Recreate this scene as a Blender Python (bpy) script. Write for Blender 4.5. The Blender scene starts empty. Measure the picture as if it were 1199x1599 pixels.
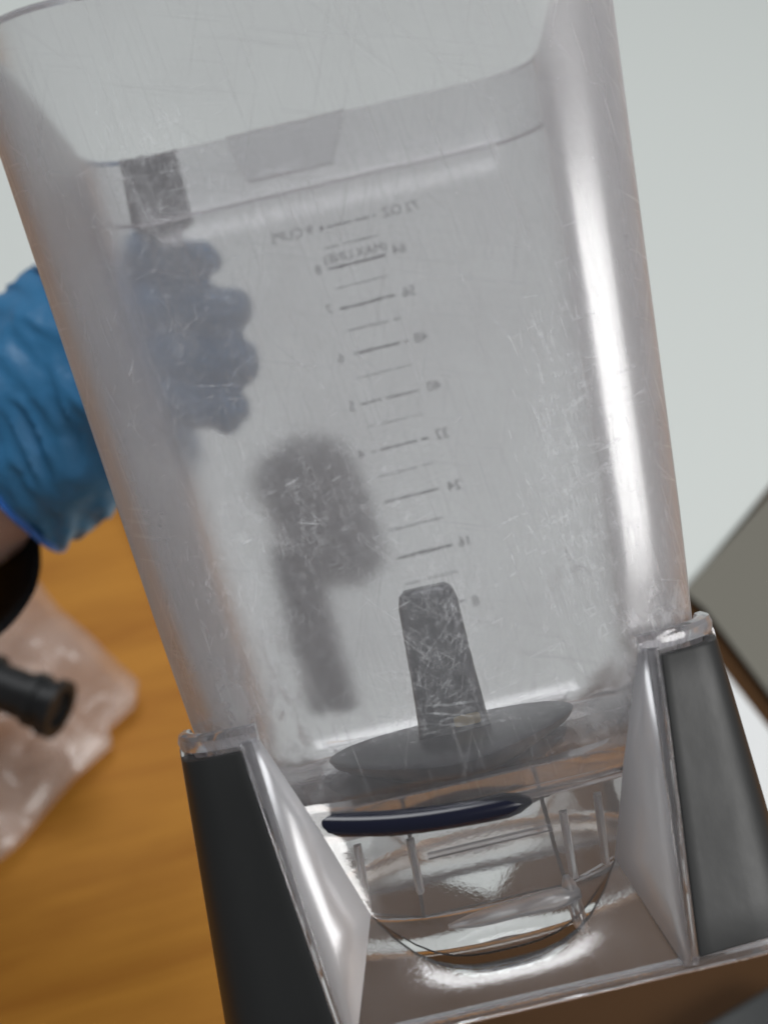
import bpy, bmesh, math, random
from mathutils import Vector, Matrix, Euler, noise
R = math.radians
rnd = random.Random(7)
sc = bpy.context.scene
C = sc.collection

# ------------------------------------------------------------------ camera
F = 2400.0                      # focal length in photo pixels (photo 1199x1599)
PITCH = R(52); CAM_H = 0.76
cam_loc = Vector((0, 0, CAM_H))
FWD = Vector((0, math.cos(PITCH), -math.sin(PITCH)))
UP = Vector((0, math.sin(PITCH), math.cos(PITCH)))
RIGHT = Vector((1, 0, 0))
cd = bpy.data.cameras.new('camera'); cam = bpy.data.objects.new('camera', cd); C.objects.link(cam)
cam.matrix_world = Matrix.Translation(cam_loc) @ Matrix((RIGHT, UP, -FWD)).transposed().to_4x4()
cd.sensor_fit = 'VERTICAL'; cd.sensor_height = 36.0; cd.lens = 36.0 * F / 1599.0
cd.clip_start = 0.01; cd.clip_end = 100
cd.dof.use_dof = True; cd.dof.focus_distance = 0.400; cd.dof.aperture_fstop = 10.0
sc.camera = cam

# ------------------------------------------------------------------ light
sc.view_settings.view_transform = 'Standard'; sc.view_settings.look = 'None'
sc.view_settings.exposure = 0.36; sc.view_settings.gamma = 1.0
w = bpy.data.worlds.new('World'); sc.world = w; w.use_nodes = True
bg = w.node_tree.nodes['Background']; bg.inputs[0].default_value = (0.94, 0.97, 1.0, 1); bg.inputs[1].default_value = 0.20
def area(name, loc, target, sx, sy, power, col):
    ld = bpy.data.lights.new(name, 'AREA'); ld.shape = 'RECTANGLE'; ld.size = sx; ld.size_y = sy
    ld.energy = power; ld.color = col
    o = bpy.data.objects.new(name, ld); C.objects.link(o); o.location = loc
    d = Vector(target) - Vector(loc); o.rotation_euler = d.to_track_quat('-Z', 'Y').to_euler()
    return o
area('overhead_fill', (-0.25, 1.05, 1.95), (0, 0.35, 0.2), 0.8, 0.8, 15, (0.97, 0.985, 1.0))  # added fill lamp overhead, out of view, no known fitting
# side window, tall side parallel to the jar
wl = area('window_light', (1.035, -0.26, 1.20), (0, 0.265, 0.42), 0.95, 0.46, 11.5, (1.0, 0.99, 0.97))
_z = (Vector((1.035, -0.26, 1.20)) - Vector((0, 0.265, 0.42))).normalized(); _y = Vector((-0.225, 0.768, 0.6)); _y = (_y - _z * _y.dot(_z)).normalized()
wl.matrix_world = Matrix.Translation((1.035, -0.26, 1.20)) @ Matrix((_y.cross(_z), _y, _z)).transposed().to_4x4()

cy = sc.cycles
cy.max_bounces = 26; cy.transmission_bounces = 22; cy.glossy_bounces = 8; cy.diffuse_bounces = 4
cy.transparent_max_bounces = 24; cy.caustics_reflective = True; cy.caustics_refractive = True
cy.sample_clamp_indirect = 8.0; cy.blur_glossy = 0.3; cy.use_denoising = True

# ------------------------------------------------------------------ frames
ROLL = R(13.0)
def ray(px, py):
    return (FWD + RIGHT * ((px - 599.5) / F) + UP * ((799.5 - py) / F))
def at(px, py, depth):          # world point seen at a photo pixel, depth metres along the view
    return cam_loc + ray(px, py) * depth
def on_table(px, py, z=0.0):
    r = ray(px, py); return cam_loc + r * ((z - CAM_H) / r.z)
JX = RIGHT * math.cos(ROLL) + UP * math.sin(ROLL)
JZ = -RIGHT * math.sin(ROLL) + UP * math.cos(ROLL)
JY = FWD.copy()
DC = 0.43; X0 = 0.0052; ZB = -0.1184
JM = Matrix.Translation(cam_loc + JX * X0 + JY * DC + JZ * ZB) @ Matrix((JX, JY, JZ)).transposed().to_4x4()
JMI = JM.inverted()
def jp(px, py, y):              # jar-local point at a photo pixel, on the plane local y
    d = DC + y
    return JMI @ at(px, py, d)
def juv(u, v, y):               # rolled pixel offsets from the jar centre line
    d = DC + y
    return Vector((u / F * d, y, v / F * d - ZB))

# ------------------------------------------------------------------ helpers
def link(name, me, mat=None, parent=None, smooth=True, bevel=0):
    o = bpy.data.objects.new(name, me); C.objects.link(o)
    if mat: me.materials.append(mat)
    if parent: o.parent = parent
    if smooth:
        for p in me.polygons: p.use_smooth = True
        if hasattr(me, 'set_sharp_from_angle'): me.set_sharp_from_angle(angle=R(38))
    return o
def from_bm(name, bm, mat=None, parent=None, smooth=True, normals=True):
    if normals: bmesh.ops.recalc_face_normals(bm, faces=bm.faces)
    me = bpy.data.meshes.new(name); bm.to_mesh(me); bm.free()
    return link(name, me, mat, parent, smooth)
def tag(o, label, cat, group=None):
    o['label'] = label; o['category'] = cat
    if group: o['group'] = group
def rsq(hx, hy, r, n=8):        # rounded rectangle, counter-clockwise
    pts = []
    for k, (sx, sy) in enumerate(((1, 1), (-1, 1), (-1, -1), (1, -1))):
        for i in range(n + 1):
            a = k * math.pi / 2 + i / n * math.pi / 2
            pts.append((sx * (hx - r) + r * math.cos(a), sy * (hy - r) + r * math.sin(a)))
    return pts
def loft(bm, rings, cap0=True, cap1=True, closed=False):
    vs = [[bm.verts.new(p) for p in ring] for ring in rings]
    n = len(vs[0]); m = len(vs)
    for i in range(m if closed else m - 1):
        a, b = vs[i], vs[(i + 1) % m]
        for j in range(n):
            bm.faces.new((a[j], a[(j + 1) % n], b[(j + 1) % n], b[j]))
    if cap0 and not closed: bm.faces.new(vs[0][::-1])
    if cap1 and not closed: bm.faces.new(vs[-1])
def prism(pts, thick_vec):      # closed solid from polygon + extrusion vector
    bm = bmesh.new(); loft(bm, [[Vector(p) for p in pts], [Vector(p) + thick_vec for p in pts]]); return bm
def bevel_bm(bm, w, seg=2):
    bmesh.ops.recalc_face_normals(bm, faces=bm.faces)
    bmesh.ops.bevel(bm, geom=list(bm.edges), offset=w, segments=seg, profile=0.6, affect='EDGES')

# ------------------------------------------------------------------ materials
def newmat(name):
    m = bpy.data.materials.new(name); m.use_nodes = True; nt = m.node_tree; nt.nodes.clear()
    out = nt.nodes.new('ShaderNodeOutputMaterial'); return m, nt, out
def N(nt, t, **kw):
    n = nt.nodes.new(t)
    for k, v in kw.items():
        if k.startswith('i_'):
            key = k[2:]; key = int(key) if key.isdigit() else key.replace('_', ' ')
            n.inputs[key].default_value = v
        else: setattr(n, k, v)
    return n
def L(nt, a, b): nt.links.new(a, b)
def texco(nt, scale=(1, 1, 1), rot=(0, 0, 0), kind='Object'):
    tc = N(nt, 'ShaderNodeTexCoord'); mp = N(nt, 'ShaderNodeMapping')
    mp.inputs['Scale'].default_value = scale; mp.inputs['Rotation'].default_value = rot
    L(nt, tc.outputs[kind], mp.inputs[0]); return mp.outputs[0]
def ramp(nt, src, a, b, lo=0.0, hi=1.0):
    n = N(nt, 'ShaderNodeMapRange'); n.inputs[1].default_value = a; n.inputs[2].default_value = b
    n.inputs[3].default_value = lo; n.inputs[4].default_value = hi; L(nt, src, n.inputs[0]); return n.outputs[0]
def math_(nt, op, a, b):
    n = N(nt, 'ShaderNodeMath', operation=op)
    for i, x in enumerate((a, b)):
        if isinstance(x, (int, float)): n.inputs[i].default_value = x
        else: L(nt, x, n.inputs[i])
    return n.outputs[0]
def noise_(nt, vec, scale, detail=4, rough=0.55, dist=0.0):
    n = N(nt, 'ShaderNodeTexNoise'); n.inputs['Scale'].default_value = scale; n.inputs['Detail'].default_value = detail
    n.inputs['Roughness'].default_value = rough; n.inputs['Distortion'].default_value = dist
    L(nt, vec, n.inputs['Vector']); return n.outputs['Fac']
def simple(name, col, rough=0.5, spec=0.5, bump=None, **kw):
    m, nt, out = newmat(name)
    p = N(nt, 'ShaderNodeBsdfPrincipled'); p.inputs['Base Color'].default_value = (*col, 1)
    p.inputs['Roughness'].default_value = rough; p.inputs['Specular IOR Level'].default_value = spec
    for k, v in kw.items(): p.inputs[k.replace('_', ' ')].default_value = v
    if bump:
        sc_, st = bump; f = noise_(nt, texco(nt), sc_, 5)
        b = N(nt, 'ShaderNodeBump'); b.inputs['Strength'].default_value = st; b.inputs['Distance'].default_value = 0.001
        L(nt, f, b.inputs['Height']); L(nt, b.outputs[0], p.inputs['Normal'])
    L(nt, p.outputs[0], out.inputs[0]); return m

def clear_plastic(name, tint, rough, haze, grain=0.0, scratch=1.0, patches=0.0, absorb=10.0, worn=False):
    m, nt, out = newmat(name)
    p = N(nt, 'ShaderNodeBsdfPrincipled')
    p.inputs['Base Color'].default_value = (*tint, 1); p.inputs['Roughness'].default_value = rough
    p.inputs['Transmission Weight'].default_value = 1.0; p.inputs['IOR'].default_value = 1.5
    if worn:                    # corners and far wall are more scuffed than the front
        sp = N(nt, 'ShaderNodeSeparateXYZ'); L(nt, texco(nt), sp.inputs[0])
        edge = math_(nt, 'SUBTRACT', math_(nt, 'ABSOLUTE', sp.outputs[0], 0), math_(nt, 'MULTIPLY', sp.outputs[2], 0.0855))
        rc = ramp(nt, edge, 0.030, 0.050, rough, 0.24)
        rb = ramp(nt, sp.outputs[1], 0.02, 0.06, rough, 0.18)
        L(nt, math_(nt, 'MAXIMUM', rc, rb), p.inputs['Roughness'])
    # milky scattering of the scuffed surface
    d = N(nt, 'ShaderNodeBsdfDiffuse'); d.inputs[0].default_value = (0.74, 0.735, 0.75, 1)
    t = N(nt, 'ShaderNodeBsdfTranslucent'); t.inputs[0].default_value = (0.84, 0.835, 0.85, 1)
    mx = N(nt, 'ShaderNodeMixShader'); mx.inputs[0].default_value = 0.55
    L(nt, d.outputs[0], mx.inputs[1]); L(nt, t.outputs[0], mx.inputs[2])
    gl = N(nt, 'ShaderNodeBsdfGlossy'); gl.inputs[0].default_value = (0.8, 0.8, 0.82, 1); gl.inputs['Roughness'].default_value = 0.33
    mg = N(nt, 'ShaderNodeMixShader'); mg.inputs[0].default_value = 0.22
    L(nt, mx.outputs[0], mg.inputs[1]); L(nt, gl.outputs[0], mg.inputs[2]); mx = mg
    big = ramp(nt, noise_(nt, texco(nt), 22, 3), 0.3, 0.75, 0.55, 1.35)
    lw = N(nt, 'ShaderNodeLayerWeight'); lw.inputs[0].default_value = 0.5
    f = math_(nt, 'MULTIPLY', big, math_(nt, 'MULTIPLY', math_(nt, 'ADD', 1.0, math_(nt, 'MULTIPLY', math_(nt, 'POWER', lw.outputs['Facing'], 1.8), 2.6)), haze))
    va = N(nt, 'ShaderNodeVolumeAbsorption'); va.inputs[0].default_value = (0.36, 0.34, 0.41, 1); va.inputs[1].default_value = absorb
    L(nt, va.outputs[0], out.inputs['Volume'])
    if worn: f = math_(nt, 'ADD', f, ramp(nt, edge, 0.047, 0.058, 0, 0.13))
    if worn: f = math_(nt, 'MULTIPLY', f, ramp(nt, sp.outputs[2], 0.06, 0.14, 0.72, 1.05))
    if scratch:
        for (sx, sz, rot, lo, amt) in ((1400, 30, 0.12, 0.60, 0.13), (1100, 26, -0.35, 0.63, 0.12), (900, 24, 1.25, 0.635, 0.12), (1000, 20, 0.7, 0.65, 0.10)):
            v = texco(nt, (1, 1, 1), (0, rot, 0)); mp = N(nt, 'ShaderNodeMapping'); mp.inputs['Scale'].default_value = (sx, 60, sz)
            L(nt, v, mp.inputs[0]); s = ramp(nt, noise_(nt, mp.outputs[0], 1.0, 2, 0.5, 0.15), lo, lo + 0.14, 0, amt * scratch)
            f = math_(nt, 'ADD', f, s)
    if patches:
        v = texco(nt, (1, 1, 0.55))
        q = ramp(nt, noise_(nt, v, 150, 6, 0.62, 1.2), 0.52, 0.60, 0, patches)
        loc = ramp(nt, noise_(nt, texco(nt), 30, 2), 0.42, 0.54)
        sep = N(nt, 'ShaderNodeSeparateXYZ'); L(nt, texco(nt), sep.inputs[0])
        zf = ramp(nt, sep.outputs[2], 0.055, 0.10, 1, 0)
        ax = math_(nt, 'ABSOLUTE', sep.outputs[0], 0); xf = ramp(nt, ax, 0.038, 0.052)
        q = math_(nt, 'MULTIPLY', q, math_(nt, 'MULTIPLY', loc, math_(nt, 'MULTIPLY', zf, xf)))
        f = math_(nt, 'ADD', f, q)
    cl = N(nt, 'ShaderNodeClamp'); L(nt, f, cl.inputs[0]); cl.inputs[2].default_value = 0.9
    b = N(nt, 'ShaderNodeBump'); b.inputs['Distance'].default_value = 0.0004
    gs = noise_(nt, texco(nt), 900 if grain else 45, 3)
    b.inputs['Strength'].default_value = grain if grain else 0.12
    L(nt, gs, b.inputs['Height']); L(nt, b.outputs[0], p.inputs['Normal'])
    fin = N(nt, 'ShaderNodeMixShader'); L(nt, cl.outputs[0], fin.inputs[0])
    L(nt, p.outputs[0], fin.inputs[1]); L(nt, mx.outputs[0], fin.inputs[2])
    L(nt, fin.outputs[0], out.inputs[0]); return m

M_vessel = clear_plastic('scuffed_clear_plastic', (0.975, 0.97, 0.98), 0.022, 0.165, patches=0.9, absorb=22, worn=True)
M_base = clear_plastic('clear_base_plastic', (0.975, 0.975, 0.98), 0.03, 0.05, grain=0.03, scratch=0.25, absorb=12)
M_frost = clear_plastic('frosted_facet_plastic', (0.97, 0.97, 0.975), 0.30, 0.52, grain=0.10, scratch=0.3, absorb=6)
M_bar = clear_plastic('bright_moulded_plastic', (0.97, 0.97, 0.975), 0.06, 0.36, scratch=0, absorb=6)
M_skirt = clear_plastic('frosted_skirt_plastic', (0.97, 0.97, 0.975), 0.08, 0.09, grain=0.22, scratch=0.3, absorb=14)
M_lip = clear_plastic('clear_lip_plastic', (0.93, 0.92, 0.94), 0.05, 0.10, scratch=0.3)
M_rubber = simple('black_satin_plastic', (0.008, 0.0085, 0.0085), 0.48, 0.50, (300, 0.03))
_nt = M_rubber.node_tree; _p = next(n for n in _nt.nodes if n.type == 'BSDF_PRINCIPLED')
L(_nt, ramp(_nt, noise_(_nt, texco(_nt, (1, 1, .35)), 70, 5, .65), .3, .7, .40, .52), _p.inputs['Roughness'])
M_navy = simple('navy_rubber', (0.004, 0.005, 0.015), 0.2, 0.35)
M_dark = simple('dark_steel', (0.025, 0.028, 0.034), 0.35, 0.5, Metallic=0.2)
M_handle = simple('black_handle_plastic', (0.012, 0.014, 0.016), 0.4, 0.5)
M_ink = simple('grey_ink', (0.03, 0.035, 0.045), 0.6, 0.3)
M_brass = simple('brass', (0.55, 0.42, 0.2), 0.3, 0.5, Metallic=1.0)
M_steel = simple('bright_steel', (0.7, 0.7, 0.7), 0.2, 0.5, Metallic=1.0)

def scratch_mat():
    m, nt, out = newmat('scratch_white')
    d = N(nt, 'ShaderNodeBsdfPrincipled'); d.inputs['Base Color'].default_value = (0.75, 0.76, 0.78, 1); d.inputs['Roughness'].default_value = 0.35
    t = N(nt, 'ShaderNodeBsdfTransparent'); mx = N(nt, 'ShaderNodeMixShader')
    f = ramp(nt, noise_(nt, texco(nt), 300, 3), 0.35, 0.7, 0.03, 0.52)
    L(nt, f, mx.inputs[0]); L(nt, t.outputs[0], mx.inputs[1]); L(nt, d.outputs[0], mx.inputs[2]); L(nt, mx.outputs[0], out.inputs[0])
    return m
M_scr = scratch_mat()

# ------------------------------------------------------------------ table and sheets
def wood_mat():
    m, nt, out = newmat('orange_oak')
    v = texco(nt, (1, 1, 1), (0, 0, R(-17)), 'Object')
    mp = N(nt, 'ShaderNodeMapping'); mp.inputs['Scale'].default_value = (1.6, 14, 1); L(nt, v, mp.inputs[0])
    f = noise_(nt, mp.outputs[0], 2.2, 6, 0.6, 0.6)
    mp2 = N(nt, 'ShaderNodeMapping'); mp2.inputs['Scale'].default_value = (6, 160, 1); L(nt, v, mp2.inputs[0])
    f2 = noise_(nt, mp2.outputs[0], 2.0, 4)
    g = math_(nt, 'ADD', math_(nt, 'MULTIPLY', f, 0.75), math_(nt, 'MULTIPLY', f2, 0.25))
    cr = N(nt, 'ShaderNodeValToRGB'); e = cr.color_ramp.elements
    e[0].position = 0.33; e[0].color = (0.30, 0.112, 0.013, 1); e[1].position = 0.66; e[1].color = (0.48, 0.215, 0.030, 1)
    L(nt, g, cr.inputs[0])
    p = N(nt, 'ShaderNodeBsdfPrincipled'); p.inputs['Roughness'].default_value = 0.6; p.inputs['Specular IOR Level'].default_value = 0.2; L(nt, cr.outputs[0], p.inputs['Base Color'])
    b = N(nt, 'ShaderNodeBump'); b.inputs['Strength'].default_value = 0.15; b.inputs['Distance'].default_value = 0.001
    L(nt, f2, b.inputs['Height']); L(nt, b.outputs[0], p.inputs['Normal'])
    L(nt, p.outputs[0], out.inputs[0]); return m
bm = bmesh.new()
loft(bm, [[Vector((x, y, z)) for x, y in ((-1.2, -0.5), (0.95, -0.5), (0.95, 1.9), (-1.2, 1.9))] for z in (-0.03, 0)])
tb = from_bm('table_top', bm, wood_mat(), smooth=False); tb['kind'] = 'structure'

M_paper = simple('white_board', (0.62, 0.65, 0.625), 0.55, 0.4, (30, 0.1))
M_beige = simple('beige_card', (0.16, 0.152, 0.125), 0.6, 0.4, (40, 0.2))
M_paper2 = simple('grey_white_card', (0.74, 0.75, 0.75), 0.6, 0.4, (40, 0.2))
def slab(name, pix, z0, th, mat, label, cat):
    pts = [on_table(px, py, z0 + th) for px, py in pix]
    c = sum(pts, Vector()) / len(pts); c.z = z0
    bm = bmesh.new()
    loft(bm, [[p - c + Vector((0, 0, -th)) for p in pts], [p - c for p in pts]])
    bevel_bm(bm, min(th * 0.3, 0.002), 2)
    for v in bm.verts: v.co.z -= 0
    o = from_bm(name, bm, mat, smooth=False)
    o.location = Vector((c.x, c.y, z0)) ; 
    for v in o.data.vertices: v.co.z += 0
    tag(o, label, cat); return o
M_bw = simple('shaded_table_wood', (0.060, 0.027, 0.008), 0.6, 0.15, (60, 0.2))  # table shade put into the colour: darker slab for the shadowed right part
slab('shaded_table_slab', ((345, 1215), (960, 900), (1090, 760), (1500, 900), (1500, 1800), (440, 1800)), 0.0003, 0.004, M_bw,
     'shaded part of the table, a darker slab under the cards, seen below the clear jar base', 'shaded table')
slab('white_board', ((770, 1395), (1068, 925), (2600, -1000), (1500, -1500), (-500, -460), (-110, 300), (195, 790), (410, 1290)), 0.0046, 0.004, M_paper,
     'large white board lying on the wooden table, filling the view behind the jar', 'board')
slab('beige_folder', ((1066, 921), (1225, 745), (1600, 400), (1700, 1740), (1199, 1080), (1100, 950)), 0.0088, 0.003, M_beige,
     'beige grey card folder at the right edge above the strip of bare table', 'folder')
slab('grey_card', ((1030, 950), (1082, 984), (1222, 1165), (1300, 1330), (1195, 1285), (1060, 1290)), 0.0046, 0.004, M_paper2,
     'pale grey card on the table, seen beside the right grey panel of the jar base', 'card')

# ------------------------------------------------------------------ the jar
jar = bpy.data.objects.new('blender_jar', None); C.objects.link(jar); jar.matrix_world = JM
jar.empty_display_size = 0.05
tag(jar, 'scratched hazy clear plastic blender jar with black cornered base, held up over the table', 'blender jar')
def hz(z):                      # outer half width of the vessel; z measured from camera level
    return 0.0644 + (z + 0.041) * (0.0147 / 0.172)
ZR = 0.1315; ZF = -0.0765; WT = 0.0038
def ring(h, r, z, y_off=0, coll=0.0):
    pts = []
    for x, y in rsq(h, h, r, 10):
        k = coll * min(1.0, max(0.0, (y + h * 0.75) / (h * 0.35)))     # collar thicker on sides and back only
        s = 1 + k / h
        pts.append(Vector((x * s, y * s, z - ZB)))
    return pts
def cr_(z): return 0.019 + (z + 0.07) * 0.03 + max(0, -.02 - z) * .12
rings = []
hb = hz(ZF)
for i in range(7):              # underside and outer fillet
    a = i / 6 * math.pi / 2; f = 0.020
    rings.append(ring(hb - f + f * math.sin(a), max(0.006, cr_(ZF) - f + f * math.sin(a)), ZF + f - f * math.cos(a)))
for i in range(1, 13):
    z = ZF + 0.020 + (ZR - 0.023 - ZF - 0.020) * i / 12
    rings.append(ring(hz(z), cr_(z), z))
for dz, c in ((0.0008, .0006), (0.0015, .0018), (0.003, .0022), (0.020, .0022)):
    z = ZR - 0.023 + dz; rings.append(ring(hz(z), cr_(z), z, coll=c))
z = ZR; h = hz(z)
rings.append(ring(h, cr_(z), z - 0.001, coll=0.0022)); rings.append(ring(h - .001, cr_(z) - .001, z, coll=0.0022)); rings.append(ring(h - WT + .001, cr_(z) - WT + .001, z)); rings.append(ring(h - WT, cr_(z) - WT, z - 0.001))
zi = ZF + 0.0034
fi = 0.022
for i in range(1, 14):
    z = ZR + (zi + fi - ZR) * i / 13
    rings.append(ring(hz(z) - WT, cr_(z) - WT, z))
hbi = hz(zi + fi) - WT
for i in range(1, 8):
    a = i / 7 * math.pi / 2
    rr = hbi - fi + fi * math.cos(a)
    rings.append(ring(rr, max(0.004, cr_(zi) - WT - fi + fi * math.cos(a)), zi + fi - fi * math.sin(a)))
rings.append(ring(hbi * 0.4, hbi * 0.39, zi - 0.0006))
bm = bmesh.new(); loft(bm, rings)
vessel = from_bm('vessel', bm, M_vessel, jar)

# clear ring added round the underside of the vessel to catch glints
bm = bmesh.new(); rr = []
for k in range(10):
    a = 2 * math.pi * k / 10; g = hz(ZF) - .0085
    rr.append([Vector((x, y, ZF + .0016 + .0016 * math.sin(a) - ZB)) for x, y in rsq(g + .0014 * math.cos(a), g + .0014 * math.cos(a), .022, 10)])
loft(bm, rr, closed=True); from_bm('glint_ring', bm, M_lip, jar)

# ---- scratches on the front wall
def front(x, z, off=0.00006):   # point on the outer surface of the front wall / front corners
    h = hz(z); r = cr_(z); ax = abs(x)
    if ax <= h - r: y = -h
    else:
        t = min((ax - (h - r)) / r, 0.985); y = -(h - r) - r * math.sqrt(1 - t * t)
    return Vector((x, y - off, z - ZB))
sbm = bmesh.new()
def scratch(px, py, ang, ln, wd, curve=0.0, n=5, wob=0.0):
    p = jp(px, py, -0.068); x = p.x; z = p.z + ZB
    prev = None
    for i in range(n + 1):
        t = i / n; a = ang + curve * (t - 0.5) + rnd.uniform(-wob, wob)
        if i: x += math.cos(a) * ln / n; z += math.sin(a) * ln / n
        ww = wd * (math.sin(math.pi * (0.08 + 0.84 * t)) ** 0.7)
        nx, nz = -math.sin(a) * ww / 2, math.cos(a) * ww / 2
        if abs(x) > hz(z) - 0.0015 or z < ZF + 0.021: return
        cur = (sbm.verts.new(front(x + nx, z + nz)), sbm.verts.new(front(x - nx, z - nz)))
        if prev: sbm.faces.new((prev[0], prev[1], cur[1], cur[0]))
        prev = cur
def burst(n, cx, cy_, sx, sy, angs, lnr, wr, spread=0.25):
    n = int(n * 1.8); lnr = (lnr[0], lnr[1] * 1.25); spread *= .7
    for _ in range(n):
        a = rnd.choice(angs) + rnd.gauss(0, spread)
        scratch(rnd.gauss(cx, sx), rnd.gauss(cy_, sy), a, rnd.uniform(*lnr) * rnd.uniform(.4, 1), rnd.uniform(*wr) * .62, rnd.uniform(-.2, .2), wob=.012)
V_ = math.pi / 2
burst(330, 500, 830, 90, 90, (V_, .5, 2.2, 0.1), (.006, .024), (.00005, .00013))
burst(200, 690, 1010, 40, 70, (V_, 1.2, 2.4, 0.5), (.005, .02), (.00005, .00013))
burst(330, 720, 1170, 110, 45, (.1, -.15, 1.2), (.006, .03), (.00005, .00012), .2)
burst(190, 300, 520, 60, 120, (V_, 1.1, .2), (.004, .014), (.00005, .00013), .4)
burst(150, 235, 290, 45, 60, (V_, .1, 1.8), (.006, .02), (.00005, .00014), .3)
burst(240, 400, 950, 60, 130, (V_, V_, 1.3), (.004, .016), (.00005, .00013), .3)
burst(300, 890, 760, 45, 150, (V_ + .1, V_ + .1, V_, .25), (.004, .016), (.00008, .00026), .2)
burst(160, 960, 880, 40, 90, (V_,), (.002, .008), (.00008, .0002), .2)
burst(170, 600, 700, 260, 380, (V_, .2, 1.0, 2.3), (.002, .012), (.00004, .00010), .5)
for (x0, y0, x1, y1, wd, cv) in ((410, 775, 470, 742, .0004, .3), (385, 1010, 412, 770, .0001, .2), (660, 1105, 755, 1098, .0006, .1), (665, 1118, 735, 1122, .0005, -.1),
        (672, 1112, 690, 1098, .0005, 0), (460, 815, 520, 820, .00025, .1), (376, 850, 400, 838, .0004, .3), (610, 955, 640, 938, .0003, 0),
        (660, 1030, 720, 940, .00022, .4), (300, 605, 385, 603, .0002, 0), (345, 625, 386, 622, .00025, 0), (330, 672, 372, 690, .0002, .4),
        (180, 292, 290, 275, .00022, 0), (255, 290, 285, 280, .0002, 0), (750, 930, 950, 790, .00016, .1), (185, 700, 210, 650, .0003, .2),
        (205, 590, 215, 560, .0004, 0), (895, 500, 925, 492, .0005, 0), (905, 560, 930, 558, .0004, 0), (500, 760, 510, 740, .0002, 0), (390, 735, 490, 712, .00015, .1)):
    p0 = jp(x0, y0, -.068); p1 = jp(x1, y1, -.068); d = p1 - p0
    scratch(x0, y0, math.atan2(d.z, d.x), d.length, wd, cv, 10, .09)
sm = from_bm('scratches', sbm, M_scr, vessel, smooth=False, normals=False); sm['kind'] = 'stuff'

# ---- printed scale on the outside of the rear wall
def back_y(z): return hz(z)
def back_pt(px, py, off=0.0002):
    y = 0.07
    for _ in range(4):
        p = jp(px, py, y); y = back_y(p.z + ZB) + off
    return jp(px, py, y)
ticks = [(510, 358, 587, 337, 1.2), (506, 391, 592, 369, .8), (513, 423, 602, 399, 1.8), (522, 452, 607, 433, .7), (530, 484, 618, 463, 1.5), (538, 519, 627, 498, .8),
         (546, 556, 637, 533, 1.5), (557, 592, 643, 571, .7), (563, 632, 655, 610, 1.2), (573, 667, 662, 647, .6), (580, 706, 670, 684, 1.2), (589, 745, 676, 724, .6),
         (599, 784, 686, 764, 1.1), (606, 827, 692, 809, .8), (619, 871, 706, 851, 1.5), (631, 911, 716, 892, .6), (642, 957, 728, 936, 1.2)]
def tick_mesh(p0, p1, wd):
    bm = bmesh.new(); d = (p1 - p0).normalized(); n = Vector((0, 1, 0)).cross(d) * wd
    k = 14; prev = None
    for i in range(k + 1):
        c = p0.lerp(p1, i / k); s = rnd.uniform(.55, 1.1) if 0 < i < k else .5
        cur = [bm.verts.new(c + n * s), bm.verts.new(c - n * s)]
        if prev and rnd.random() > .06: bm.faces.new((prev[0], prev[1], cur[1], cur[0]))
        prev = cur
    return bm
for (x0, y0, x1, y1, wd) in ticks:
    p0, p1 = back_pt(x0, y0), back_pt(x1, y1); p1.z = (p0.z + p1.z) / 2 + .0002; p0.z = p1.z - .0004
    from_bm('tick_mark', tick_mesh(p0, p1, wd * .00030), M_ink, vessel, smooth=False, normals=False)
def text(s, px, py, size, name='scale_number'):
    cu = bpy.data.curves.new(name, 'FONT'); cu.body = s; cu.size = size; cu.align_x = 'CENTER'; cu.align_y = 'CENTER'
    tmp = bpy.data.objects.new('tmp', cu); C.objects.link(tmp)
    me = bpy.data.meshes.new_from_object(tmp.evaluated_get(bpy.context.evaluated_depsgraph_get()))
    bpy.data.objects.remove(tmp)
    for q in list(me.vertices): pass
    o = link(name, me, M_ink, vessel, smooth=False)
    # faces away from the camera: reads correctly from behind, mirrored through the jar
    p = back_pt(px, py); lean = math.atan(0.0141 / 0.172)
    o.matrix_local = Matrix.Translation(p + Vector((0, .0001, 0))) @ Matrix(((-1, 0, 0), (0, 0, 1), (0, 1, 0))).to_4x4() @ Matrix.Rotation(0, 4, 'Z')
    return o
for s, px, py in (('72 OZ', 625, 329), ('64', 623, 391), ('56', 638, 457), ('48', 657, 528), ('40', 677, 604), ('32', 690, 678), ('24', 709, 759), ('16', 725, 845), ('8', 742, 938),
                  ('8', 498, 424), ('7', 515, 486), ('6', 532, 561), ('5', 550, 636), ('4', 565, 711)):
    text(s, px, py, 0.0046)
text('9 CUPS', 457, 369, 0.0046, 'scale_caption'); text('•', 503, 360, 0.006, 'scale_caption'); text('(MAX LINE)', 555, 398, 0.0042, 'scale_caption')

# ---- latch tab on the rear collar
pix = ((352, 214), (538, 170), (520, 256), (386, 287))
pts = [jp(a, b, 0.0818) for a, b in pix]
bm = prism(pts, Vector((0, 0.0040, 0))); bevel_bm(bm, .0006)
from_bm('latch_tab', bm, M_base, jar)

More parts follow.
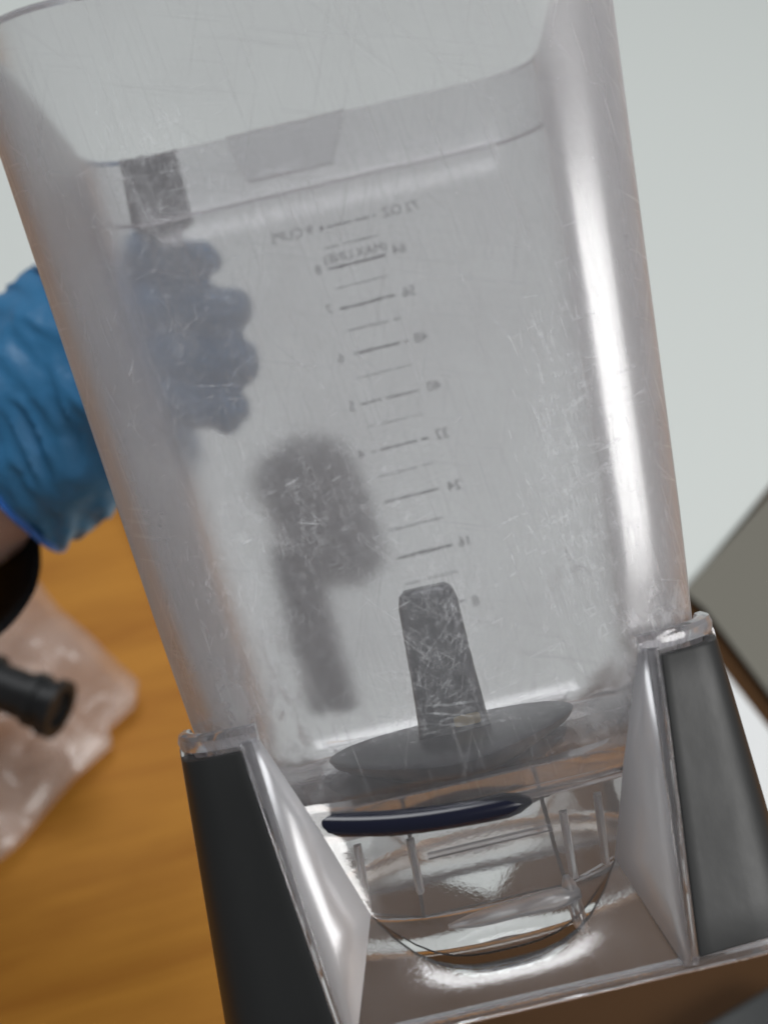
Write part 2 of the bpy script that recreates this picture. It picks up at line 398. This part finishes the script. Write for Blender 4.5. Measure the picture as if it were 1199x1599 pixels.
# ---- base: four clear sides, four dark corner panels, lip
ZL = -0.0430; ZBT = -0.1175
hT, hB = 0.0664, 0.0724
def hs(z): return hT + (ZL - z) / (ZL - ZBT) * (hB - hT)
def sidept(u, v, dep):          # front side of the base: u, v rolled pixels from centre, dep metres behind the outer face
    y = -0.069
    for _ in range(4):
        p = juv(u, v, y); y = -hs(p.z + ZB) + dep
    return juv(u, v, y)
def side_mesh(kind):
    bm = bmesh.new()
    A = {s: sidept(s * 305, -296, .0035) for s in (-1, 1)}; B = {s: sidept(s * 243, -462, .0060) for s in (-1, 1)}
    Cc = {s: sidept(s * 195, -608, .0105) for s in (-1, 1)}; D = {s: sidept(s * 262, -796, .0012) for s in (-1, 1)}
    E0 = {s: sidept(s * 316, -298, .0006) for s in (-1, 1)}; E1 = {s: sidept(s * 274, -797, .0006) for s in (-1, 1)}
    G0 = {s: sidept(s * 337, -301, .0004) for s in (-1, 1)}; G1 = {s: sidept(s * 285, -798, .0004) for s in (-1, 1)}
    if kind == 'lower':
        n = 14; rows = []
        for j in range(8):
            t = j / 7; row = []
            for i in range(n + 1):
                s = i / n
                p = Cc[-1].lerp(Cc[1], s).lerp(D[-1].lerp(D[1], s), t)
                bow = 1 - abs(2 * s - 1) ** 3
                p.y -= .004 * bow * (1 - t) ; p.z -= .0165 * bow * (1 - t) ** 1.5
                row.append(bm.verts.new(p))
            rows.append(row)
        for j in range(7):
            for i in range(n): bm.faces.new((rows[j][i], rows[j][i + 1], rows[j + 1][i + 1], rows[j + 1][i]))
    elif kind == 'upper':
        n = 14; rows = []
        for j in range(9):
            t = j / 8
            if t < .5: l, r = A[-1].lerp(B[-1], t * 2), A[1].lerp(B[1], t * 2)
            else: l, r = B[-1].lerp(Cc[-1], t * 2 - 1), B[1].lerp(Cc[1], t * 2 - 1)
            row = []
            for i in range(n + 1):
                s = i / n; p = l.lerp(r, s); bow = 1 - abs(2 * s - 1) ** 3
                p.y += .003 * min(1, bow * 2) * (1 if j else .3); p.z -= .0165 * bow * t ** 2
                row.append(bm.verts.new(p))
            rows.append(row)
        for j in range(3, 8):
            for i in range(n): bm.faces.new((rows[j][i], rows[j][i + 1], rows[j + 1][i + 1], rows[j + 1][i]))
    elif kind in ('wl', 'wr'):
        s = -1 if kind == 'wl' else 1
        M0 = A[s].lerp(E0[s], .5); M1 = D[s].lerp(E1[s], .4)
        mid = sidept(s * 284, -430, .0012); mid2 = sidept(s * 260, -630, .0014)
        vs = [bm.verts.new(p) for p in (A[s], B[s], Cc[s], D[s], mid2, mid, E0[s], E1[s])]
        a, b, c, d, m2, m1, e0, e1 = vs
        bm.faces.new((a, b, m1)); bm.faces.new((b, c, m2, m1)); bm.faces.new((c, d, m2)); bm.faces.new((a, m1, e0))
        bm.faces.new((m1, m2, e1, e0)); bm.faces.new((m2, d, e1))
    elif kind in ('sl', 'sr'):
        s = -1 if kind == 'sl' else 1
        o = Vector((0, -.0014, 0))
        loft(bm, [[E0[s] + o, G0[s] + o, G0[s] + Vector((0, .005, 0)), E0[s] + Vector((0, .005, 0))],
                  [E1[s] + o, G1[s] + o, G1[s] + Vector((0, .005, 0)), E1[s] + Vector((0, .005, 0))]])
        bevel_bm(bm, .0007)
    return bm
def solid(o, th, off=1):
    md = o.modifiers.new('thickness', 'SOLIDIFY'); md.thickness = th; md.offset = off
protos = [from_bm('window_panel', side_mesh('upper'), M_base, jar), from_bm('skirt_panel', side_mesh('lower'), M_skirt, jar),
          from_bm('facet', side_mesh('wl'), M_frost, jar), from_bm('facet', side_mesh('wr'), M_frost, jar),
          from_bm('edge_rib', side_mesh('sl'), M_lip, jar), from_bm('edge_rib', side_mesh('sr'), M_lip, jar)]
for o in protos[:4]:
    # faces look toward -y, thickness grows inward
    me = o.data
    if sum(p.normal.y * p.area for p in me.polygons) > 0: me.flip_normals()
    solid(o, .0026 if o is not protos[0] else .002, -1)
    if o in protos[:2]: o.modifiers['thickness'].use_rim = False
for k in (1, 2, 3):
    for n_, o in enumerate(protos):
        if (k == 2 and n_ > 1) or (k == 1 and n_ in (3, 5)) or (k == 3 and n_ in (2, 4)): continue
        c = o.copy(); C.objects.link(c); c.parent = jar; c.matrix_local = Matrix.Rotation(k * math.pi / 2, 4, 'Z')

def corner_panel(zt=ZL - .0045):
    bm = bmesh.new(); rings = []
    r = .0215
    for j in range(9):
        t = j / 8; z = zt * (1 - t) + ZBT * t; h = hs(z) + .0008; tt = (z - ZL) / (ZBT - ZL)
        xi = sidept(339, -302, 0).lerp(sidept(287, -798, 0), tt).x
        def prof(g):            # two flat faces leaning back to a rounded corner
            P0 = Vector((xi, -h)); kx = (h + .17 * xi) / 1.17; K = Vector((kx, -kx)); P1 = P0.lerp(K, .55); P2 = Vector((-P1.y, -P1.x))
            pts = [P0, P0.lerp(P1, .25), P0.lerp(P1, .5), P0.lerp(P1, .75)]
            pts += [P1 * (1 - q) ** 2 + K * 2 * q * (1 - q) + P2 * q * q for q in [k / 12 for k in range(13)]]
            P3 = Vector((h, -xi)); pts += [P2.lerp(P3, .25), P2.lerp(P3, .5), P2.lerp(P3, .75), P3]
            return [(p.x * g, p.y * g) for p in pts]
        outer = prof(1.0); inner = prof(.955); inner[0] = (xi, inner[0][1]); inner[-1] = (inner[-1][0], -xi)
        rings.append([Vector((x, y, z - ZB)) for x, y in outer + inner[::-1]])
    loft(bm, rings); bmesh.ops.recalc_face_normals(bm, faces=bm.faces)
    es = [e for e in bm.edges if e.calc_face_angle(0) > R(50)]
    bmesh.ops.bevel(bm, geom=es, offset=.0007, segments=2, profile=.6, affect='EDGES')
    return from_bm('corner_panel', bm, M_rubber, jar)
cp = corner_panel()
c = cp.copy(); C.objects.link(c); c.parent = jar; c.matrix_local = Matrix.Rotation(-math.pi / 2, 4, 'Z')
cps = corner_panel(-.078)
for k in (1, 2):
    c = cps if k == 1 else cps.copy()
    if k == 2: C.objects.link(c)
    c.parent = jar; c.matrix_local = Matrix.Rotation(k * math.pi / 2, 4, 'Z')

# clear corner lips around the vessel
def corner_lip():
    bm = bmesh.new()
    prof = [(-.0012, -.0042), (.0012, -.0040), (.0017, -.0020), (.0012, -.0002), (0, .0004), (-.0016, .0002), (-.0024, -.0020)]
    path = []; r = .0175; h = hT - .0004
    x0 = sidept(305, -292, 0).x
    path.append((Vector((x0, -h)), Vector((0, -1)))); 
    for i in range(13):
        a = -math.pi / 2 + i / 12 * math.pi / 2; n = Vector((math.cos(a), math.sin(a)))
        path.append((Vector((h - r, -h + r)) + n * r, n))
    path.append((Vector((h, -x0)), Vector((1, 0))))
    rings = []
    for p, n in path: rings.append([Vector((p.x + n.x * a, p.y + n.y * a, ZL + b - ZB + .0008)) for a, b in prof])
    loft(bm, rings); return from_bm('lip', bm, M_lip, jar)
lp = corner_lip()
for k in (3,):
    c = lp.copy(); C.objects.link(c); c.parent = jar; c.matrix_local = Matrix.Rotation(k * math.pi / 2, 4, 'Z')

# bottom rim of the base
bm = bmesh.new(); rr = []
for (dx, dz) in ((-.0008, 0), (.0002, .0006), (.0002, .0026), (-.0010, .0032), (-.0034, .0030), (-.0036, .0004)):
    rr.append([Vector((x, y, ZBT - .0032 + dz - ZB)) for x, y in rsq(hB + dx, hB + dx, .017 + dx, 8)])
loft(bm, rr, closed=True); from_bm('bottom_rim', bm, M_lip, jar)

# ---- inner socket under the floor: clear octagonal housing with ribs and a slot
def ngon(n, r, z, rot=0, sq=1.0):
    return [Vector((r * math.cos(2 * math.pi * i / n + rot), r * math.sin(2 * math.pi * i / n + rot) * sq, z - ZB)) for i in range(n)]
bm = bmesh.new(); o8 = math.pi / 8
loft(bm, [ngon(8, .046, ZF - .0008, o8), ngon(8, .0475, ZF - .016, o8), ngon(8, .049, -.1010, o8), ngon(8, .0465, -.1010, o8), ngon(8, .045, ZF - .016, o8), ngon(8, .0435, ZF - .0008, o8)], closed=True)
from_bm('socket_wall', bm, M_base, jar)
bm = bmesh.new()
pr = [(.0485, -.1012), (.052, -.1035), (.0555, -.1075), (.054, -.1095), (.049, -.1060), (.046, -.1034), (.046, -.1012)]
loft(bm, [ngon(48, r, z, 0) for r, z in pr], closed=True); from_bm('socket_flange', bm, M_base, jar)
# slug shaped moulded bar
def capsule_bar(p0, p1, r0, r1, n=20, m=14):
    bm = bmesh.new(); d = (p1 - p0); ln = d.length; d.normalize(); q = d.to_track_quat('Z', 'Y')
    rings = []
    for j in range(m + 1):
        t = j / m
        s = math.sin(math.pi * min(max(t, 0.02), .98)) ** .35
        r = (r0 + (r1 - r0) * t) * s * (1 + .12 * math.sin(t * 9))
        rings.append([p0 + d * (ln * t) + q @ Vector((r * math.cos(2 * math.pi * i / n), r * .7 * math.sin(2 * math.pi * i / n), 0)) for i in range(n)])
    loft(bm, rings); return bm
from_bm('moulded_bar', capsule_bar(jp(700, 1446, -.0545), jp(905, 1392, -.0545), .0022, .0044), M_bar, jar)
from_bm('moulded_bar', capsule_bar(jp(882, 1366, -.0535), jp(912, 1458, -.0535), .0030, .0028), M_bar, jar)
for (a, b, c, d) in ((556, 1322, 572, 1425), (640, 1312, 657, 1396), (880, 1268, 898, 1372), (935, 1240, 950, 1350)):
    p0, p1 = jp(a, b, -.052), jp(c, d, -.052)
    bm = bmesh.new(); wv = Vector((.0011, 0, 0)); dv = Vector((0, .004, 0))
    loft(bm, [[p + wv * .6 - dv * 0, p + wv + dv, p - wv + dv, p - wv * .6] for p in (p0, p1)]); bevel_bm(bm, .0003)
    from_bm('rib', bm, M_bar, jar)
p0, p1 = jp(668, 1338, -.052), jp(862, 1292, -.052)
bm = bmesh.new(); loft(bm, [[p + Vector((0, a, b)) for a, b in ((0, .0006), (.003, .0006), (.003, -.0006), (0, -.0006))] for p in (p0, p1)])
from_bm('rib', bm, M_steel if False else M_lip, jar)

# dark seal under the vessel floor
bm = bmesh.new(); sz = ZF - .0030
def seal_path(t): # arc seen under the front edge, from the left wedge to the rounded right end
    px = 370 + (828 - 370) * t; py = 1274 + 40 * math.sin(math.pi * t) * .5 - 26 * t ** 1.6
    return jp(px, py, -.0595 + .004 * (2 * t - 1) ** 2)
rings = []
for i in range(25):
    t = i / 24; p = seal_path(t); r = .0029 * (min(1, (1 - t) * 14 + .06) ** .5)
    rings.append([p + Vector((0, .0035 * math.cos(a), 1.08 * r * math.sin(a))) for a in [2 * math.pi * k / 12 for k in range(12)]])
loft(bm, rings); from_bm('seal_ring', bm, M_navy, jar)

# blade base disc and drive post standing inside
def lathe(prof, n=40, name='x', mat=None, parent=None, c=Vector((0, 0, 0)), sx=1.0):
    bm = bmesh.new(); loft(bm, [[c + Vector((sx * r * math.cos(2 * math.pi * i / n), r * math.sin(2 * math.pi * i / n), z)) for i in range(n)] for r, z in prof])
    return from_bm(name, bm, mat, parent)
fz = zi - ZB + .0004
bx = -.0030
lathe([(.030, ZF - ZB - .0052), (.0420, ZF - ZB - .0040), (.0435, ZF - ZB - .0004)], 48, 'bearing_housing', M_dark, jar, Vector((-.004, -.004, 0)), .80)
lathe([(.034, fz - .0001), (.042, fz + .0020), (.0475, fz + .0055), (.0490, fz + .0085), (.0470, fz + .0094), (.030, fz + .0086), (.012, fz + .0092)], 56, 'blade_base', M_dark, jar, Vector((bx + .002, -.004, 0)), .70)
rings = []
for t, wv, dv in ((0, .0104, .0090), (.25, .0096, .0084), (.55, .0088, .0080), (.9, .0082, .0076), (.97, .0074, .0070), (1, .0058, .0056)):
    z = fz + .003 + .0472 * t
    rings.append([Vector((bx + .0030 + .0010 * t + x, -.004 + y, z)) for x, y in rsq(wv, dv, .003, 4)])
bm = bmesh.new(); loft(bm, rings); from_bm('drive_post', bm, M_dark, jar)
bm = bmesh.new(); loft(bm, [[Vector((bx + .007 + x, -.0125 + yy, fz + .0135 + y)) for x, y in rsq(.0036, .0022, .001, 3)] for yy in (0, -.0016)]); from_bm('brass_insert', bm, M_brass, jar)

# ---- handle behind the rear wall
def sweep(pts, radii, n=16, sub=5, sq=.75):
    P = [Vector(p) for p in pts]; out = []
    def cat(a, b, c, d, t): return .5 * ((2 * b) + (c - a) * t + (2 * a - 5 * b + 4 * c - d) * t * t + (3 * b - a - 3 * c + d) * t ** 3)
    ctr = []
    for i in range(len(P) - 1):
        for k in range(sub):
            t = k / sub
            j0, j3 = max(i - 1, 0), min(i + 2, len(P) - 1)
            ctr.append((cat(P[j0], P[i], P[i + 1], P[j3], t), cat(radii[j0], radii[i], radii[i + 1], radii[j3], t)))
    ctr.append((P[-1], radii[-1]))
    rings = []
    for i, (c, r) in enumerate(ctr):
        d = (ctr[min(i + 1, len(ctr) - 1)][0] - ctr[max(i - 1, 0)][0]).normalized()
        s = d.cross(Vector((0, 1, 0))).normalized(); u = s.cross(d)
        rings.append([c + s * (r * math.cos(2 * math.pi * k / n)) + u * (r * sq * math.sin(2 * math.pi * k / n)) for k in range(n)])
    bm = bmesh.new(); loft(bm, rings); return bm
hp = [jp(236, 300, .090), jp(240, 350, .135), jp(252, 400, .158), jp(270, 520, .164), jp(312, 625, .165)]
from_bm('handle', sweep(hp, [.0125, .0110, .0080, .0060, .0050]), M_handle, jar)
q = [jp(*a, .190) for a in ((385, 745), (420, 700), (478, 672), (540, 690), (580, 780), (608, 872), (575, 915), (490, 918), (452, 880))]
bm = prism(q, Vector((0, .024, 0))); bevel_bm(bm, .010, 5); from_bm('handle_foot', bm, M_handle, jar)
q = [jp(*a, .165) for a in ((418, 850), (490, 850), (520, 960), (556, 1078), (540, 1096), (500, 1085), (455, 1010))]
bm = prism(q, Vector((0, .010, 0))); bevel_bm(bm, .0035, 4); from_bm('handle_strut', bm, M_handle, jar)
bm = bmesh.new(); q = [jp(182, 250, .0815), jp(275, 240, .0815), jp(297, 330, .0815), jp(268, 368, .0815), jp(200, 360, .0815)]
bm = prism(q, Vector((0, .010, 0))); bevel_bm(bm, .0015); from_bm('handle_bracket', bm, M_handle, jar)

# ------------------------------------------------------------------ gloved person holding the jar
def blob(caps, voxel, name, mat, parent, disp=None, smooth_it=6):
    bm = bmesh.new()
    for a, b, ra, rb, *fl in caps:
        a, b = Vector(a), Vector(b); d = b - a; ln = max(d.length, 1e-5); q = d.to_track_quat('Z', 'Y')
        rings = []; n = 18
        for k in range(1, 7): an = -math.pi / 2 + k / 6 * math.pi / 2; rings.append((ra * math.sin(an), ra * math.cos(an)))
        for k in range(0, 6): an = k / 6 * math.pi / 2; rings.append((ln + rb * math.sin(an), rb * math.cos(an)))
        loft(bm, [[a + q @ Vector((r * math.cos(2 * math.pi * i / n), r * math.sin(2 * math.pi * i / n), z)) for i in range(n)] for z, r in rings])
    bmesh.ops.recalc_face_normals(bm, faces=bm.faces)
    me = bpy.data.meshes.new(name); bm.to_mesh(me); bm.free()
    t = bpy.data.objects.new('tmp', me); C.objects.link(t)
    m = t.modifiers.new('r', 'REMESH'); m.mode = 'VOXEL'; m.voxel_size = voxel
    s = t.modifiers.new('s', 'SMOOTH'); s.iterations = smooth_it; s.factor = .5
    dg = bpy.context.evaluated_depsgraph_get(); dg.update()
    me2 = bpy.data.meshes.new_from_object(t.evaluated_get(dg)); bpy.data.objects.remove(t); me2.name = name
    if disp:
        for v in me2.vertices: v.co += v.normal * disp(v.co)
    for p in me2.polygons: p.use_smooth = True
    me2.materials.clear(); me2.materials.append(mat)
    o = bpy.data.objects.new(name, me2); C.objects.link(o); o.parent = parent
    return o
person = bpy.data.objects.new('person', None); C.objects.link(person)
origin = at(-60, 800, .62); person.location = origin
tag(person, 'person in black sleeve gripping the jar handle with a blue gloved hand', 'person')
def pp(px, py, d): return at(px, py, d) - origin
tips = [(312, 404, .532), (356, 487, .532), (368, 566, .532), (358, 642, .534)]
mids = [(222, 398, .548), (235, 487, .550), (245, 562, .551), (255, 630, .551)]
base = [(150, 470, .600), (140, 530, .606), (140, 590, .606), (150, 650, .600)]
rad = [.0084, .0090, .0088, .0076]
caps = []; caps_in = []
for t, m, b, r in zip(tips, mids, base, rad):
    for A, B in ((t, m), (m, b)): caps.append((pp(*A), pp(*B), r, r * 1.1)); caps_in.append((pp(*A), pp(*B), r * .82, r * .9))
palm = [((150, 470), (60, 560)), ((140, 530), (50, 600)), ((140, 590), (50, 640)), ((150, 650), (60, 680))]
for (a, b) in palm:
    caps.append((pp(*a, .604), pp(*b, .622), .015, .021)); caps_in.append((pp(*a, .604), pp(*b, .622), .012, .018))
caps.append((pp(110, 690, .60), pp(230, 560, .585), .016, .011)); caps_in.append((pp(110, 690, .60), pp(230, 560, .585), .013, .009))  # thumb
caps_in.append((pp(60, 620, .622), pp(-20, 770, .63), .030, .026)); caps_in.append((pp(-20, 770, .63), pp(-420, 1050, .66), .027, .034))
caps.append((pp(150, 560, .615), pp(110, 620, .622), .034, .036))
M_skin = simple('skin', (0.58, 0.36, 0.28), 0.5, 0.4, Subsurface_Weight=.1)
M_glove = simple('blue_nitrile', (0.028, 0.165, 0.34), 0.42, 0.45, (200, .5))
M_sleeve = simple('black_knit', (0.006, 0.006, 0.007), 0.8, 0.2, (900, .5))
blob(caps_in, .0022, 'body', M_skin, person)
ax = (pp(-150, 830, .63) - pp(60, 640, .622)).normalized()
def wr(co):
    w = noise.noise(Vector((co.x * 30, co.y * 30, co.z * 30))) * .0010
    s = co.dot(ax); w += .0014 * math.sin(s * 330 + 5 * noise.noise(co * 40)) * noise.noise(co * 22 + Vector((3, 1, 2)))
    return w
glove = blob(caps, .0018, 'glove', M_glove, person, wr, 5)
# cuff: open tube with a rolled hem
def tube(name, c0, c1, r0, r1, mat, parent, hem, disp=.0, n=72, m=14, th=.0012):
    d = (c1 - c0).normalized(); q = d.to_track_quat('Z', 'Y'); ln = (c1 - c0).length; bm = bmesh.new()
    rings = []
    def rg(z, r, k):
        out = []
        for i in range(n):
            a = 2 * math.pi * i / n
            w = disp * (1.2 * noise.noise(Vector((math.cos(a) * 2, math.sin(a) * 2, z * 60))) + .9 * (.5 - abs(noise.noise(Vector((math.cos(a) * 1.5 + 4, math.sin(a) * 1.5, z * 130 + 2 * math.sin(a))))) * 2) + .25 * noise.noise(Vector((math.cos(a) * 9, math.sin(a) * 9, z * 250))))
            out.append(c0 + q @ Vector(((r + w * k) * math.cos(a), (r + w * k) * math.sin(a), z + w * k)))
        return out
    for j in range(m + 1): t = j / m; rings.append(rg(ln * t, r0 + (r1 - r0) * t, 1))
    rings.append(rg(ln + hem * .3, r1 + hem * .5, .7)); rings.append(rg(ln + hem * 1.0, r1 + hem * .4, .7)); rings.append(rg(ln + hem, r1 - hem * .5, .7)); rings.append(rg(ln - hem, r1 - hem * .6, 1))
    for j in range(m - 2, -1, -1): t = j / m; rings.append(rg(ln * t, r0 + (r1 - r0) * t - th, 1))
    loft(bm, rings, closed=True); return from_bm(name, bm, mat, parent)
tube('glove_cuff', pp(181, 568, .622), pp(-12, 722, .622), .0505, .0450, M_glove, person, .0010, .0022, m=60, n=120)
tube('cuff_hem', pp(-8, 719, .622), pp(-13, 723, .622), .0458, .0460, simple('bright_blue_hem', (.03, .16, .55), .4), person, .0007, .0004, m=3, n=90)
tube('sleeve', pp(-250, 960, .70), pp(-108, 852, .60), .050, .0430, M_sleeve, person, .003, .0006)

# ------------------------------------------------------------------ plastic bag with black connector
def bag_mat():
    m, nt, out = newmat('thin_clear_bag')
    p = N(nt, 'ShaderNodeBsdfPrincipled'); p.inputs['Base Color'].default_value = (0.70, 0.56, 0.48, 1); p.inputs['Roughness'].default_value = 0.16
    p.inputs['Specular IOR Level'].default_value = .8
    t = N(nt, 'ShaderNodeBsdfTransparent'); t.inputs[0].default_value = (.9, .86, .84, 1)
    mx = N(nt, 'ShaderNodeMixShader'); f = ramp(nt, noise_(nt, texco(nt), 26, 4), .3, .7, .14, .40)
    L(nt, f, mx.inputs[0]); L(nt, t.outputs[0], mx.inputs[1]); L(nt, p.outputs[0], mx.inputs[2]); L(nt, mx.outputs[0], out.inputs[0]); return m
outl = [(-160, 860), (-20, 850), (52, 885), (92, 930), (150, 985), (212, 1045), (206, 1068), (160, 1108), (168, 1132), (112, 1182), (60, 1240), (20, 1288), (-10, 1315), (-200, 1400), (-260, 1100)]
c0 = on_table(0, 1100, .03)
def bag_pt(a, s, layer):
    k = a * len(outl); i = int(k) % len(outl); f = k - int(k)
    px = outl[i][0] * (1 - f) + outl[(i + 1) % len(outl)][0] * f; py = outl[i][1] * (1 - f) + outl[(i + 1) % len(outl)][1] * f
    px = -20 + (px + 20) * s; py = 1100 + (py - 1100) * s
    p = on_table(px, py, .03)
    q = Vector((px / 150 + py / 400, py / 170, layer * 7.3))
    cr = abs(noise.noise(q)) * .040 + abs(noise.noise(q * 1.9)) * .012 + abs(noise.noise(q * 4)) * .0025
    e = 1 - s ** 3
    z = (.012 + cr) * (.35 + .65 * e) * (1 if layer else .2) + .002 * layer + .004
    return Vector((p.x, p.y, z)) - Vector((c0.x, c0.y, 0))
bm = bmesh.new(); n, m = 150, 46; rings = []
for j in range(1, m + 1): rings.append([bag_pt(i / n, j / m, 1) for i in range(n)])
for j in range(m - 1, 0, -4): rings.append([bag_pt(i / n, j / m, 0) for i in range(n)])
loft(bm, rings); bag = from_bm('plastic_bag', bm, bag_mat()); bag.location = (c0.x, c0.y, 0)
for p in bag.data.polygons: p.use_smooth = True
tag(bag, 'crumpled clear pinkish plastic bag lying on the wooden table at the left edge', 'plastic bag')

con = bpy.data.objects.new('hose_connector', None); C.objects.link(con); con.location = on_table(40, 1090, .07)
tag(con, 'black ribbed plastic connector lying on top of the clear bag', 'connector')
def cp_(px, py, z): return on_table(px, py, z) - con.location
M_con = simple('black_plastic', (0.008, 0.009, 0.010), 0.45, 0.4)
def lathe_along(a, b, prof, name, mat, parent, n=32):
    d = (b - a); ln = d.length; q = d.to_track_quat('Z', 'Y'); bm = bmesh.new()
    loft(bm, [[a + q @ Vector((r * math.cos(2 * math.pi * i / n), r * math.sin(2 * math.pi * i / n), ln * t)) for i in range(n)] for t, r in prof])
    return from_bm(name, bm, mat, parent)
lathe_along(cp_(-160, 1010, .07), cp_(96, 1108, .07), [(0, .010), (.0, .0125), (.55, .0125), (.56, .0155), (.60, .0155), (.61, .0125), (.82, .0125), (.83, .0148), (.88, .0148), (.89, .0130), (.95, .0130), (.96, .0155), (1, .0155), (1, .0105), (.97, .010)], 'connector_body', M_con, con)
lathe_along(cp_(92, 1085, .058), cp_(66, 1150, .05), [(0, .006), (0, .008), (.8, .008), (1, .005)], 'side_nozzle', M_con, con, 20)

# dark box at lower right
def blackbox():
    pts = [on_table(px, py, .03) for px, py in ((1085, 1607), (1215, 1532), (1330, 1560), (1330, 1700), (1100, 1700))]
    c = sum(pts, Vector()) / 5; bm = bmesh.new()
    loft(bm, [[Vector((p.x - c.x, p.y - c.y, z)) for p in pts] for z in (0.0046, .03)]); bevel_bm(bm, .003, 3)
    o = from_bm('black_case', bm, simple('dark_grey_case', (.02, .022, .022), .5)); o.location = (c.x, c.y, 0)
    tag(o, 'dark grey case on the table in the lower right corner', 'case')
blackbox()
